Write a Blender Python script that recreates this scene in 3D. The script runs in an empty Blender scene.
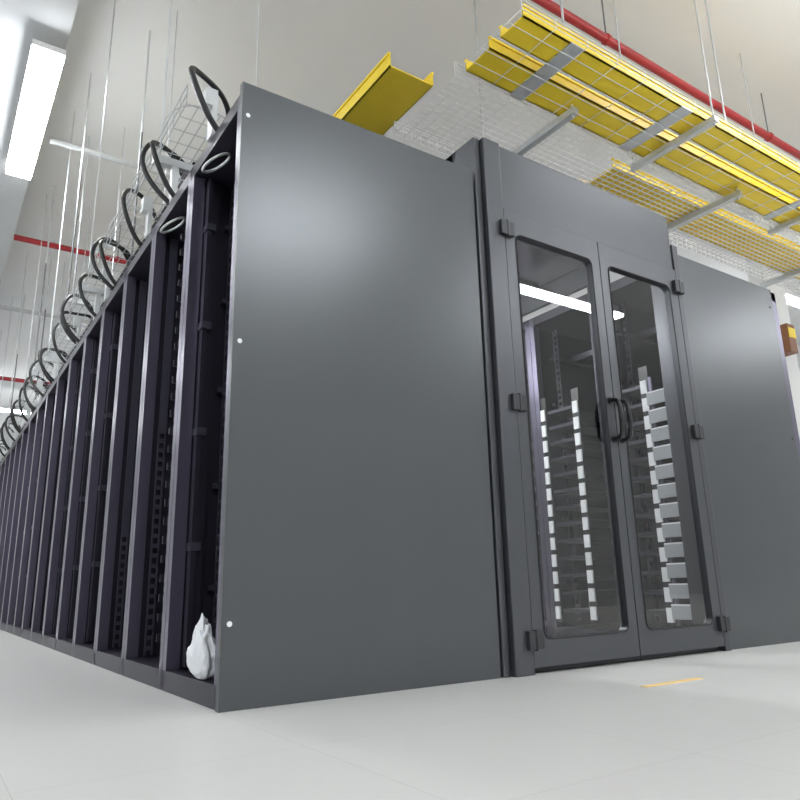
import bpy, math, random, bmesh
from mathutils import Vector, Matrix, noise
random.seed(4)
S=bpy.context.scene
COL=S.collection
S.view_settings.view_transform='Standard'

# ---------------------------------------------------------------- materials
def mat(name,col,rough=.5,metal=0.,bump=0.,bscale=200.,var=0.,vscale=3.,emit=None,es=0.,spec=.5):
    m=bpy.data.materials.new(name); m.use_nodes=True
    nt=m.node_tree; b=nt.nodes['Principled BSDF']
    b.inputs['Base Color'].default_value=(*col,1); b.inputs['Roughness'].default_value=rough
    b.inputs['Metallic'].default_value=metal
    b.inputs['Specular IOR Level'].default_value=spec
    tc=nt.nodes.new('ShaderNodeTexCoord')
    n=nt.nodes.new('ShaderNodeTexNoise'); n.inputs['Scale'].default_value=vscale
    nt.links.new(tc.outputs['Object'],n.inputs['Vector'])
    mix=nt.nodes.new('ShaderNodeMix'); mix.data_type='RGBA'
    mix.inputs[6].default_value=(*[c*(1-var) for c in col],1)
    mix.inputs[7].default_value=(*[min(1,c*(1+var)) for c in col],1)
    nt.links.new(n.outputs['Fac'],mix.inputs[0])
    nt.links.new(mix.outputs[2],b.inputs['Base Color'])
    if bump:
        n2=nt.nodes.new('ShaderNodeTexNoise'); n2.inputs['Scale'].default_value=bscale
        nt.links.new(tc.outputs['Object'],n2.inputs['Vector'])
        bp=nt.nodes.new('ShaderNodeBump'); bp.inputs['Strength'].default_value=bump; bp.inputs['Distance'].default_value=.01
        nt.links.new(n2.outputs['Fac'],bp.inputs['Height']); nt.links.new(bp.outputs['Normal'],b.inputs['Normal'])
    if emit:
        b.inputs['Emission Color'].default_value=(*emit,1); b.inputs['Emission Strength'].default_value=es
    return m
M_panel=mat('panel_powdercoat',(.108,.114,.121),.31,.72,var=.03)
M_frame=mat('door_frame_powdercoat',(.090,.093,.103),.34,.6,var=.04)
M_rack=mat('rack_black_steel',(.030,.028,.043),.4,.4,var=.08)
M_post=mat('rack_post_steel',(.14,.13,.185),.3,.65,var=.1)
M_in=mat('rack_interior_dark',(.020,.018,.031),.6,.1,var=.1)
M_rail=mat('rack_rail',(.085,.082,.115),.4,.6,var=.05)
M_white=mat('white_marker_plastic',(.95,.96,.97),.5)
M_blank=mat('grey_blanking_panel',(.42,.44,.46),.5)
M_wall=mat('wall_paint',(.78,.79,.795),.8,var=.03,vscale=.6)
M_ceil=mat('ceiling_paint',(.84,.85,.855),.85,var=.02,vscale=.5)
M_soff=mat('soffit_paint',(.6,.62,.64),.8,var=.03,vscale=.5)
M_red=mat('red_fire_pipe_paint',(.42,.025,.035),.4)
M_cond=mat('galvanised_strut',(.62,.64,.65),.42,.35,var=.08,vscale=8)
M_wire=mat('zinc_wire',(.84,.85,.86),.4,.15)
M_wire2=mat('dull_zinc_wire',(.5,.52,.54),.45,.3)
M_rod=mat('threaded_rod_steel',(.2,.2,.21),.45,.6)
M_yel=mat('yellow_duct_plastic',(1.0,.72,.04),.45,var=.06,vscale=4)
M_cable=mat('black_cable_jacket',(.012,.012,.014),.45)
M_black=mat('handle_black',(.015,.015,.017),.35,.2)
M_hinge=mat('hinge_metal',(.05,.052,.058),.45,.5)
M_gasket=mat('dark_gasket',(.02,.02,.023),.6)
M_bag=mat('white_plastic_bag',(.84,.86,.9),.35,bump=.4,bscale=14)
M_or=mat('orange_floor_tape',(.85,.6,.25),.6)
M_brown=mat('distribution_box_paint',(.25,.1,.04),.5)
M_tube=mat('lamp_diffuser',(.9,.9,.9),.5,emit=(.97,.99,1),es=62)
M_aisle_fill=mat('aisle_fill_diffuser',(.9,.9,.9),.5,emit=(.97,.99,1),es=85)  # emitter for the fill lamps added inside the aisle
M_fix=mat('lamp_housing',(.8,.8,.8),.5)
M_floor=mat('raised_floor_tiles',(.66,.655,.64),.32,var=.02)
nt=M_floor.node_tree; b=nt.nodes['Principled BSDF']
br=nt.nodes.new('ShaderNodeTexBrick'); br.offset=0; br.inputs['Scale'].default_value=1
br.inputs['Brick Width'].default_value=.6; br.inputs['Row Height'].default_value=.6
br.inputs['Mortar Size'].default_value=.0012
br.inputs['Color1'].default_value=(.66,.655,.64,1); br.inputs['Color2'].default_value=(.67,.665,.65,1); br.inputs['Mortar'].default_value=(.54,.54,.52,1)
tc=nt.nodes.new('ShaderNodeTexCoord'); nt.links.new(tc.outputs['Object'],br.inputs['Vector'])
nt.links.new(br.outputs['Color'],b.inputs['Base Color'])
def glass(name,tint,ior,rough=.01):
    m=bpy.data.materials.new(name); m.use_nodes=True
    nt=m.node_tree; nt.nodes.clear()
    o=nt.nodes.new('ShaderNodeOutputMaterial'); mx=nt.nodes.new('ShaderNodeMixShader')
    tr=nt.nodes.new('ShaderNodeBsdfTransparent'); tr.inputs[0].default_value=(*tint,1)
    gl=nt.nodes.new('ShaderNodeBsdfGlossy'); gl.inputs['Roughness'].default_value=rough
    lw=nt.nodes.new('ShaderNodeFresnel'); lw.inputs[0].default_value=ior
    nt.links.new(lw.outputs[0],mx.inputs[0]); nt.links.new(tr.outputs[0],mx.inputs[1]); nt.links.new(gl.outputs[0],mx.inputs[2]); nt.links.new(mx.outputs[0],o.inputs[0])
    return m
M_glass=glass('door_glass',(.92,.935,.94),1.85)
M_roof=glass('added_roof_dimming_tint',(.4,.41,.42),1.2,.2)  # tint of the added aisle roof, darkens the ceiling seen through it

# ---------------------------------------------------------------- helpers
class MB:
    def __init__(s): s.v=[];s.f=[];s.m=[];s.mats=[]
    def mi(s,m):
        if m not in s.mats: s.mats.append(m)
        return s.mats.index(m)
    def box(s,x0,x1,y0,y1,z0,z1,m):
        b=len(s.v); s.v+=[(x,y,z) for z in(z0,z1) for y in(y0,y1) for x in(x0,x1)]
        k=s.mi(m)
        for f in((0,2,3,1),(4,5,7,6),(0,1,5,4),(2,6,7,3),(0,4,6,2),(1,3,7,5)):
            s.f.append([b+i for i in f]); s.m.append(k)
    def quad(s,pts,m):
        b=len(s.v); s.v+=pts; s.f.append([b,b+1,b+2,b+3]); s.m.append(s.mi(m))
    def cyl(s,p0,p1,r,m,n=12):
        p0=Vector(p0);p1=Vector(p1);d=(p1-p0).normalized()
        a=d.orthogonal().normalized(); c=d.cross(a); b=len(s.v);k=s.mi(m)
        for p in(p0,p1):
            for i in range(n):
                t=2*math.pi*i/n; s.v.append(tuple(p+a*math.cos(t)*r+c*math.sin(t)*r))
        for i in range(n):
            j=(i+1)%n; s.f.append([b+i,b+j,b+n+j,b+n+i]); s.m.append(k)
        s.f.append([b+i for i in range(n)][::-1]);s.m.append(k); s.f.append([b+n+i for i in range(n)]);s.m.append(k)
    def mesh(s,name):
        me=bpy.data.meshes.new(name); me.from_pydata(s.v,[],s.f)
        for m in s.mats: me.materials.append(m)
        for p,k in zip(me.polygons,s.m): p.material_index=k
        me.update(); return me
    def obj(s,name,parent=None,bevel=0.,loc=(0,0,0)):
        o=bpy.data.objects.new(name,s.mesh(name)); COL.objects.link(o); o.location=loc
        if bevel:
            md=o.modifiers.new('bevel','BEVEL'); md.width=bevel; md.segments=2; md.limit_method='ANGLE'
        if parent: o.parent=parent
        return o
def empty(name,loc=(0,0,0),parent=None):
    o=bpy.data.objects.new(name,None); o.empty_display_size=.1; o.location=loc; COL.objects.link(o)
    if parent:o.parent=parent
    return o
def wires(name,lines,r,m,parent=None,smooth=False):
    c=bpy.data.curves.new(name,'CURVE'); c.dimensions='3D'; c.bevel_depth=r; c.bevel_resolution=2 if smooth else 1
    for L in lines:
        if smooth:
            s=c.splines.new('NURBS'); s.points.add(len(L)-1); s.use_endpoint_u=True; s.order_u=4
        else:
            s=c.splines.new('POLY'); s.points.add(len(L)-1)
        for p,q in zip(s.points,L): p.co=(*q,1)
    c.materials.append(m)
    o=bpy.data.objects.new(name,c); COL.objects.link(o)
    if parent:o.parent=parent
    return o
def one(name,x0,x1,y0,y1,z0,z1,m,bevel=0.):
    b=MB(); b.box(x0,x1,y0,y1,z0,z1,m); return b.obj(name,bevel=bevel)

# ---------------------------------------------------------------- room shell
ZC=5.0
one('floor',-6,14,-8,18,-.1,0,M_floor)
one('ceiling',-6,14,-8,18,ZC,ZC+.1,M_ceil)
one('wall_left',-6.1,-6,-8,18,0,ZC,M_wall)
one('wall_right',14,14.1,-8,18,0,ZC,M_wall)
one('wall_back',-6,14,18,18.1,0,ZC,M_wall)
one('wall_front',-6,14,-8.1,-8,0,ZC,M_wall)
one('trim_soffit',-6,-.33,-8,18,4.46,5.0,M_soff)

# ---------------------------------------------------------------- rack meshes
W=.6;D=1.1;H=2.18
def rack_mesh(kind):
    b=MB()
    aisle=kind.startswith('aisle')
    for y in(0,W-.045):
        b.box(0,.05,y+.002,y+.043,0,H,M_post)
        b.box(D-.05,D,y+.002,y+.043,0,H,M_post)
    b.box(.012,.05,.043,.065,.1,H-.08,M_rack)
    b.box(0,D,.002,W-.002,H-.06,H,M_rack)
    b.box(0,D,.002,W-.002,0,.07,M_rack)
    b.box(.05,D-.05,.004,.012,.07,H-.06,M_rack)
    b.box(.05,D-.05,W-.012,W-.004,.07,H-.06,M_rack)
    b.box(D-.02,D,.045,W-.045,.07,H-.06,M_in)
    b.box(.3,.33,.08,W-.08,H-.3,H-.26,M_rack)
    for y in(.07,W-.11):
        for x in(.16,.78):
            b.box(x,x+.004,y,y+.010,.1,H-.08,M_rail); b.box(x,x+.004,y+.030,y+.040,.1,H-.08,M_rail)
            b.box(x,x+.03,y-.004 if y<.3 else y+.04,y if y<.3 else y+.044,.1,H-.08,M_rail)
            z=.1
            while z<H-.1:
                b.box(x,x+.004,y+.010,y+.030,z,z+.018,M_rail); z+=.0445
    if kind in('open','vert'):
        yy=W-.06; x0=.07
        top=1.05 if kind=='vert' else .62
        b.box(x0,x0+.008,yy,yy+.005,.08,H-.08,M_rail); b.box(x0+.030,x0+.038,yy,yy+.005,.08,H-.08,M_rail)
        z=.1
        while z<top:
            b.box(x0+.008,x0+.030,yy,yy+.005,z,z+.018,M_rail); z+=.0445
        b.box(x0+.008,x0+.030,yy,yy+.005,z,H-.08,M_rail)
    if kind=='plain':
        b.box(.07,.11,W-.07,W-.05,.08,H-.08,M_rack)
        b.box(.055,.075,W-.09,W-.05,.08,H-.08,M_rack)
        for z in(.5,.95,1.4,1.85): b.box(.05,.09,W-.1,W-.05,z,z+.03,M_rail)
    for z in(.35,.75,1.15,1.55,1.9):
        b.box(.15,.8,.02,.05,z,z+.02,M_rail); b.box(.15,.8,W-.05,W-.02,z,z+.02,M_rail)
    if aisle:
        bl=kind=='aisle_blank'
        for y in((.285,.52) if bl else (.225,.52)):
            b.box(.012,.016,y-.008,y+.052,.1,1.58,M_black)
            z=.12
            while z<1.5:
                b.box(.002,.012,y,y+.044,z,z+.078,M_white); z+=.108
        for i in range(13):
            z=.16+i*.108
            b.box(.02,.5,.345 if bl else .285,.505,z,z+.022,M_rack)
        if bl:
            for i in range(12):
                z=.14+i*.108
                b.box(-.03,-.014,.01,.27,z,z+.07,M_blank)
                b.box(-.03,-.014,.01,.27,z+.07,z+.078,M_white)
            b.box(-.014,.0,.01,.03,.1,1.5,M_post); b.box(-.014,.0,.24,.26,.1,1.5,M_post)
        else:
            b.box(.3,.31,.05,.2,.1,.5,M_brown)
    elif kind=='vert':
        b.box(.10,.14,.25,.33,.1,H-.08,M_rack)
        z=.15
        while z<H-.15:
            b.box(.06,.10,.25,.262,z,z+.03,M_in); b.box(.06,.10,.318,.33,z,z+.03,M_in); z+=.08
    return b.mesh('server_rack_'+kind)
K={k:rack_mesh(k) for k in('open','vert','plain','aisle','aisle_blank')}
def place(k,x,y):
    o=bpy.data.objects.new('server_rack',K[k]); COL.objects.link(o); o.location=(x,y,0)
seq=['plain','vert','open','plain','plain']
for i in range(20): place(seq[i%5],0.01,.004+i*W)
for i in range(8): place('aisle_blank' if i==0 else 'aisle',2.65,.004+i*W)

# ---------------------------------------------------------------- end panels
b=MB(); b.box(0,1.115,-.025,0,0.0,2.2,M_panel); 
for z in(.25,1.17,2.06): b.cyl((.025,-.028,z),(.025,-.024,z),.009,M_white)
b.obj('rack_end_panel',bevel=.004)
b=MB(); b.box(2.62,3.64,-.025,0,0.0,2.17,M_panel)
for z in(.25,1.17,2.04): b.cyl((3.6,-.028,z),(3.6,-.024,z),.009,M_hinge)
b.obj('rack_end_panel',bevel=.004)

# ---------------------------------------------------------------- containment portal
P=empty('containment_door_frame')
b=MB()
b.box(1.125,1.16,-.03,.12,0,2.38,M_frame)
b.box(1.165,1.265,-.055,.10,0,2.38,M_frame)
b.box(2.565,2.615,-.05,.12,0,2.2,M_frame)
b.box(1.265,2.565,-.04,.10,2.045,2.38,M_frame)
b.box(1.125,2.56,.10,.5,2.33,2.38,M_frame)
b.box(1.125,1.15,.12,.5,2.2,2.38,M_frame)
b.box(1.265,2.565,-.01,.09,0,.02,M_hinge)
b.obj('frame_profile',P,bevel=.004)
b=MB()
b.quad([(1.13,.5,2.34),(2.61,.5,2.34),(2.61,4.8,2.34),(1.13,4.8,2.34)],M_roof)  # roof added to dim the bright view through the door tops
b.obj('added_roof_sheet',P)
b=MB()
for k in range(9):
    y=.5+k*.53
    b.box(1.13,2.61,y-.015,y+.015,2.30,2.335,M_frame)  # ribs of the added aisle roof
for x in(1.13,2.58): b.box(x,x+.03,.5,4.8,2.2,2.335,M_frame)
b.box(1.13,2.61,4.8,4.83,0,2.36,M_frame)
b.obj('added_roof_ribs',P)

def rounded(x0,x1,z0,z1,r,n=6):
    pts=[]
    for cx,cz,a0 in((x1-r,z1-r,0),(x0+r,z1-r,90),(x0+r,z0+r,180),(x1-r,z0+r,270)):
        for i in range(n+1):
            a=math.radians(a0+90*i/n); pts.append((cx+r*math.cos(a),cz+r*math.sin(a)))
    return pts
def door(x0,x1,wx0,wx1,wz0,wz1,handle_x,hinge_x):
    E=empty('glass_door')
    z0,z1=.025,2.04; y0,y1=-.05,-.008
    inner=rounded(wx0,wx1,wz0,wz1,.035)
    n=len(inner)
    outer=[]
    for i,(x,z) in enumerate(inner):
        q=i//(n//4)
        outer.append([(x1,z1),(x0,z1),(x0,z0),(x1,z0)][min(q,3)])
    v=[];f=[]
    for y in(y0,y1):
        v+=[(x,y,z) for x,z in outer]; v+=[(x,y,z) for x,z in inner]
    for i in range(n):
        j=(i+1)%n
        same=outer[i]==outer[j]
        f.append([i,n+i,n+j] if same else [i,n+i,n+j,j])
        f.append([2*n+i,3*n+j,3*n+i] if same else [2*n+i,2*n+j,3*n+j,3*n+i])
        f.append([n+i,3*n+i,3*n+j,n+j])
        if not same: f.append([i,j,2*n+j,2*n+i])
    me=bpy.data.meshes.new('leaf'); me.from_pydata(v,[],f); me.materials.append(M_frame); me.update()
    bm=bmesh.new(); bm.from_mesh(me); bmesh.ops.remove_doubles(bm,verts=bm.verts,dist=1e-5); bmesh.ops.recalc_face_normals(bm,faces=bm.faces); bm.to_mesh(me); bm.free()
    o=bpy.data.objects.new('leaf',me); COL.objects.link(o); o.parent=E
    g=[(x,y0-.001,z) for x,z in rounded(wx0,wx1,wz0,wz1,.035)]; g.append(g[0])
    wires('window_gasket',[g],.004,M_gasket,E)
    b=MB(); yg=-.036; a,c,d,e=wx0-.004,wx1+.004,wz0-.004,wz1+.004
    b.quad([(a,yg,d),(c,yg,d),(c,yg,e),(a,yg,e)],M_glass); b.obj('glass_pane',E)
    hz0,hz1=1.0,1.19
    y=y0-.055
    L=[(handle_x,y0,hz0),(handle_x,y0-.04,hz0),(handle_x,y,hz0+.02),(handle_x,y-.004,(hz0+hz1)/2),(handle_x,y,hz1-.02),(handle_x,y0-.04,hz1),(handle_x,y0,hz1)]
    wires('pull_handle',[L],.011,M_black,E,smooth=True)
    b=MB()
    for hz in(hz0,hz1): b.cyl((handle_x,y0-.006,hz),(handle_x,y0,hz),.017,M_black)
    b.obj('handle_rosettes',E)
    b=MB()
    for z in(.13,1.10,1.93):
        b.box(hinge_x-.04,hinge_x-.003,y0-.022,y0+.002,z-.035,z+.035,M_hinge)
        b.box(hinge_x+.003,hinge_x+.04,y0-.022,y0+.002,z-.035,z+.035,M_hinge)
        b.cyl((hinge_x,y0-.016,z-.04),(hinge_x,y0-.016,z+.04),.009,M_black)
    b.obj('hinges',E,bevel=.003)
door(1.27,1.912,1.335,1.852,.13,1.925,1.885,1.272)
door(1.918,2.56,1.978,2.485,.13,1.925,1.945,2.558)

# ---------------------------------------------------------------- overhead trays along X
T=empty('wire_cable_tray')
ZT=3.2
def basket(name,axis,a0,a1,c0,c1,z,h,step,par,r=.0028,cs=.05,m=None):
    L=[]
    def P3(a,c,zz): return (a,c,zz) if axis=='x' else (c,a,zz)
    k=int(round((c1-c0)/cs))
    for i in range(k+1):
        c=c0+(c1-c0)*i/k; L.append([P3(a0,c,z),P3(a1,c,z)])
    for zz in(z+h*.5,z+h):
        for c in(c0,c1): L.append([P3(a0,c,zz),P3(a1,c,zz)])
    a=a0
    while a<=a1+1e-6:
        L.append([P3(a,c0,z+h),P3(a,c0,z),P3(a,c1,z),P3(a,c1,z+h)]); a+=step
    return wires(name,L,r,m or M_wire,par)
basket('basket_mesh','x',1.45,8.0,.46,1.10,ZT,.1,.07,T,r=.0045,cs=.045)
basket('basket_mesh_upper','x',1.45,8.0,-.10,.44,ZT+.02,.06,.25,T,cs=.11)
b=MB()
for x in(2.25,4.06,5.9,7.6):
    b.box(x-.022,x+.022,.27,1.16,ZT-.05,ZT-.005,M_cond)
    for y in(.3,1.13): b.cyl((x,y,ZT-.07),(x,y,ZC),.008,M_cond,8)
for x in(3.1,4.9,6.8):
    b.box(x-.02,x+.02,-.14,.52,ZT-.03,ZT+.01,M_cond)
    for y in(-.12,.50): b.cyl((x,y,ZT-.05),(x,y,ZC),.006,M_cond,8)
b.obj('support_struts',T)
Yd=empty('yellow_fiber_duct')
def uduct(b,axis,a0,a1,c0,c1,z,h,t=.008):
    def bx(a0,a1,c0,c1,z0,z1):
        if axis=='x': b.box(a0,a1,c0,c1,z0,z1,M_yel)
        else: b.box(c0,c1,a0,a1,z0,z1,M_yel)
    bx(a0,a1,c0,c1,z,z+t); bx(a0,a1,c0,c0+t,z,z+h); bx(a0,a1,c1-t,c1,z,z+h)
    bx(a0,a1,c0-.008,c0,z+h-.015,z+h); bx(a0,a1,c1,c1+.008,z+h-.015,z+h)
b=MB()
uduct(b,'x',1.5,8.4,-.06,.12,ZT+.03,.08)
uduct(b,'x',1.5,8.4,.21,.42,ZT+.03,.08)
uduct(b,'x',3.0,8.0,.60,.92,ZT+.012,.08)
uduct(b,'y',.72,9.,1.17,1.49,ZT+.13,.1)
b.obj('duct_channel',Yd)
b=MB()
for x in(1.9,2.9,4.7,6.5):
    b.box(x-.05,x+.05,-.07,.43,ZT+.022,ZT+.03,M_cond)
b.obj('duct_couplers',Yd)

# ---------------------------------------------------------------- tray over left rack row with cables
T2=empty('overhead_wire_basket')
basket('basket_mesh','y',.5,11.9,-.06,.40,2.42,.1,.10,T2,r=.0028,m=M_wire2)
L=[]
for i in range(10):
    y=.9+i*.6
    L.append([(-.06+.46*0.5*(1-math.cos(k*math.pi/10)), y+.05*math.sin(k*math.pi/10), 2.52+.26*math.sin(k*math.pi/10)) for k in range(11)])
wires('guide_hoops',L,.003,M_wire2,T2)
b=MB()
for i in range(7):
    y=.95+i*1.8
    b.box(-.08,.45,y-.02,y+.02,2.375,2.415,M_cond)
    b.cyl((-.05,y,2.36),(-.05,y,ZC),.005,M_cond,8); b.cyl((.43,y,2.36),(.43,y,ZC),.005,M_cond,8)
    b.box(.01,.04,y-.02,y+.02,2.18,2.38,M_cond)
for i in range(12):
    y=.35+i*1.0
    b.box(-.03,.02,y-.03,y+.03,2.32,2.40,M_cond)
    b.box(.0,.02,y-.03,y+.03,2.18,2.32,M_cond)
b.obj('support_struts',T2)
C_=empty('black_power_cable')
L=[]
for i in range(19):
    y=.30+i*.6
    for d in (0,.07) if i%2 else (0,):
        j=random.uniform(-.05,.05); zt=random.uniform(2.50,2.64)-d*.6; q=random.uniform(.8,1.2)
        L.append([(.06,y+d,2.16),(-.01,y+d-.01,2.2),(-.08*q,y+d+j-.02,2.29),(-.12*q,y+j+d+.02,2.44),(-.07,y+.08+d,zt),(.04,y+.16+d,zt+.02),(.14,y+.24+d,2.54),(.18,y+.3+d,2.45),(.2,y+.6,2.44)])
wires('cable_loops',L,.0125,M_cable,C_,smooth=True)
wires('cable_run',[[(.12+.03*k,.95,2.435+.004*(k%2)),(.12+.03*k,11.8,2.435+.004*(k%2))] for k in range(6)],.012,M_cable,C_)
L=[]
for i in range(2):
    y=.3+i*.6
    L.append([( .02+.05*math.sin(k*math.pi/8), y+.07*math.cos(k*math.pi/8), 2.04+.035*math.sin(k*math.pi/8)) for k in range(17)])
wires('grey_cable_ring',L,.006,M_cond)

# ---------------------------------------------------------------- pipes and conduits on ceiling
def pipe(name,p0,p1,r,m,sup=True):
    b=MB(); b.cyl(p0,p1,r,m,16)
    if sup:
        d=Vector(p1)-Vector(p0); n=max(2,int(d.length/2.2))
        for i in range(n):
            q=Vector(p0)+d*((i+.5)/n)
            b.cyl(q,(q.x,q.y,ZC),.006,M_rod,8)
            b.cyl(q-d.normalized()*.015,q+d.normalized()*.015,r*1.25,m,16)
    return b.obj(name)
pipe('red_fire_pipe',(-.32,6.67,4.5),(13.9,6.67,4.5),.035,M_red)
pipe('red_fire_pipe',(-.32,13.2,4.5),(13.9,13.2,4.5),.04,M_red)
pipe('red_fire_pipe',(-.32,.70,4.5),(13.9,.70,4.5),.035,M_red)
pipe('white_conduit',(-.25,4.4,4.5),(6,4.4,4.5),.03,M_cond)
pipe('white_conduit',(-.3,9.3,4.55),(8,9.3,4.55),.03,M_cond)
b=MB()
for x,y in((.3,3.1),(.15,4.9),(.2,7.6),(.1,9.8),(-.02,3.9),(.0,6.1)):
    b.cyl((x,y,2.75),(x,y,4.0),.009,M_rod,8); b.cyl((x,y,4.0),(x,y,ZC),.008,M_cond,8)
    b.box(x-.02,x+.25,y-.02,y+.02,2.72,2.76,M_cond)
b.obj('threaded_hanger_rods')

# ---------------------------------------------------------------- luminaires and added fill lamps
def lamp(axis,cx,cy,z,L,w=.12,m=M_tube,top=None):
    E=empty('ceiling_or_fill_lamp',(cx,cy,z))  # one name for real ceiling lamps and added fill lamps
    h=L/2
    if top is None: top=ZC if cx>-.33 else 4.46
    b=MB(); c=MB()
    if axis=='x':
        b.box(-h,h,-w/2,w/2,-.04,0,m); c.box(-h-.01,h+.01,-w/2-.01,w/2+.01,0,.05,M_fix)
        for s in(-h*.7,h*.7): c.cyl((s,0,.05),(s,0,top-z),.005,M_rod,6)
    else:
        b.box(-w/2,w/2,-h,h,-.04,0,m); c.box(-w/2-.01,w/2+.01,-h-.01,h+.01,0,.05,M_fix)
        for s in(-h*.7,h*.7): c.cyl((0,s,.05),(0,s,top-z),.005,M_rod,6)
    b.obj('diffuser',E); c.obj('housing',E)
lamp('x',1.95,-3.95,4.05,1.6,.2)
lamp('x',6.0,-3.95,4.05,2.4,.16)
lamp('x',9.6,-3.3,4.05,2.0,.16)
lamp('x',-2.2,-3.95,4.05,1.6,.16)
lamp('y',-.45,3.85,4.3,1.9,.21)
lamp('y',-3,1.,4.3,1.8,.16)  # added fill, out of view, lights the left rack fronts
lamp('y',-3,5.5,4.3,1.8,.16)  # same added rack-front fill, further along the row
lamp('y',-3,10.,4.3,1.8,.16)  # same added rack-front fill
lamp('y',-3,14.5,4.3,1.8,.16)  # far end of the added rack-front fill
lamp('x',9.5,2.6,4.35,1.3,.14)
lamp('x',4,7.8,4.6,1.8,.16)  # added fill hidden behind the racks, brightens the ceiling
lamp('x',4,11.5,4.6,1.8,.16)  # second hidden ceiling fill, also added
lamp('x',9,8,4.6,1.8,.16)  # hidden ceiling fill, added behind the right row
lamp('x',-2.5,-6.2,4.3,1.8,.16)  # added fill behind the camera, clear of the glass reflection
lamp('y',12.5,-1,4.3,1.8,.16)  # added fill beyond the right of the frame
lamp('x',4.6,-1.2,4.5,1.8,.16)  # added fill out of frame, for ceiling brightness
lamp('x',.6,15.5,4.4,1.8,.16)
lamp('y',1.40,1.6,2.22,1.5,.08,M_aisle_fill,2.3)  # added out of sight to brighten the aisle interior
lamp('y',1.9,4.0,2.22,1.2,.08,M_aisle_fill,2.3)  # second unseen aisle fill, added deeper in

# ---------------------------------------------------------------- small things
b=MB(); b.box(7.42,7.58,1.7,1.9,2.9,3.25,M_brown); b.box(7.43,7.57,1.69,1.7,3.08,3.2,M_yel)
b.box(7.5,7.95,1.9,2.1,0,ZC,M_wall)
b.obj('distribution_box_column')
one('orange_floor_tape',1.3,1.62,-.55,-.52,0,.002,M_or)

bm=bmesh.new(); bmesh.ops.create_icosphere(bm,subdivisions=5,radius=1)
for v in bm.verts:
    p=v.co.copy(); t=(p.z+1)/2
    ang=math.atan2(p.y,p.x)
    rad=.048*(1-.6*t**1.3)
    n=noise.noise(p*2.1+Vector((3,1,7)))*.3+.10*math.sin(7*ang+4*t+2*noise.noise(p*2))+abs(noise.noise(p*7))*.15
    v.co=Vector((p.x*rad/.9*(1+n),p.y*rad*1.4*(1+n)+.03*t,max(0,t*.19*(1+.2*noise.noise(p*2.5)))))
me=bpy.data.meshes.new('white_plastic_bag'); bm.to_mesh(me); bm.free(); me.materials.append(M_bag)
for p in me.polygons: p.use_smooth=True
o=bpy.data.objects.new('white_plastic_bag',me); COL.objects.link(o); o.location=(.03,.20,.07)

# ---------------------------------------------------------------- world + camera
w=bpy.data.worlds.new('world'); S.world=w; w.use_nodes=True; w.node_tree.nodes['Background'].inputs[0].default_value=(.8,.85,.9,1); w.node_tree.nodes['Background'].inputs[1].default_value=.3
cam=bpy.data.cameras.new('camera'); o=bpy.data.objects.new('camera',cam); COL.objects.link(o)
cam.lens=31.5; cam.sensor_width=36; cam.clip_start=.02
R=Matrix(((0.83072,-0.12304,-0.54292),(-0.55618,-0.22497,-0.80003),(-0.02371,0.96657,-0.25532)))
Mx=R.to_4x4(); Mx.translation=Vector((-0.791,-2.1902,0.3539)); o.matrix_world=Mx
S.camera=o
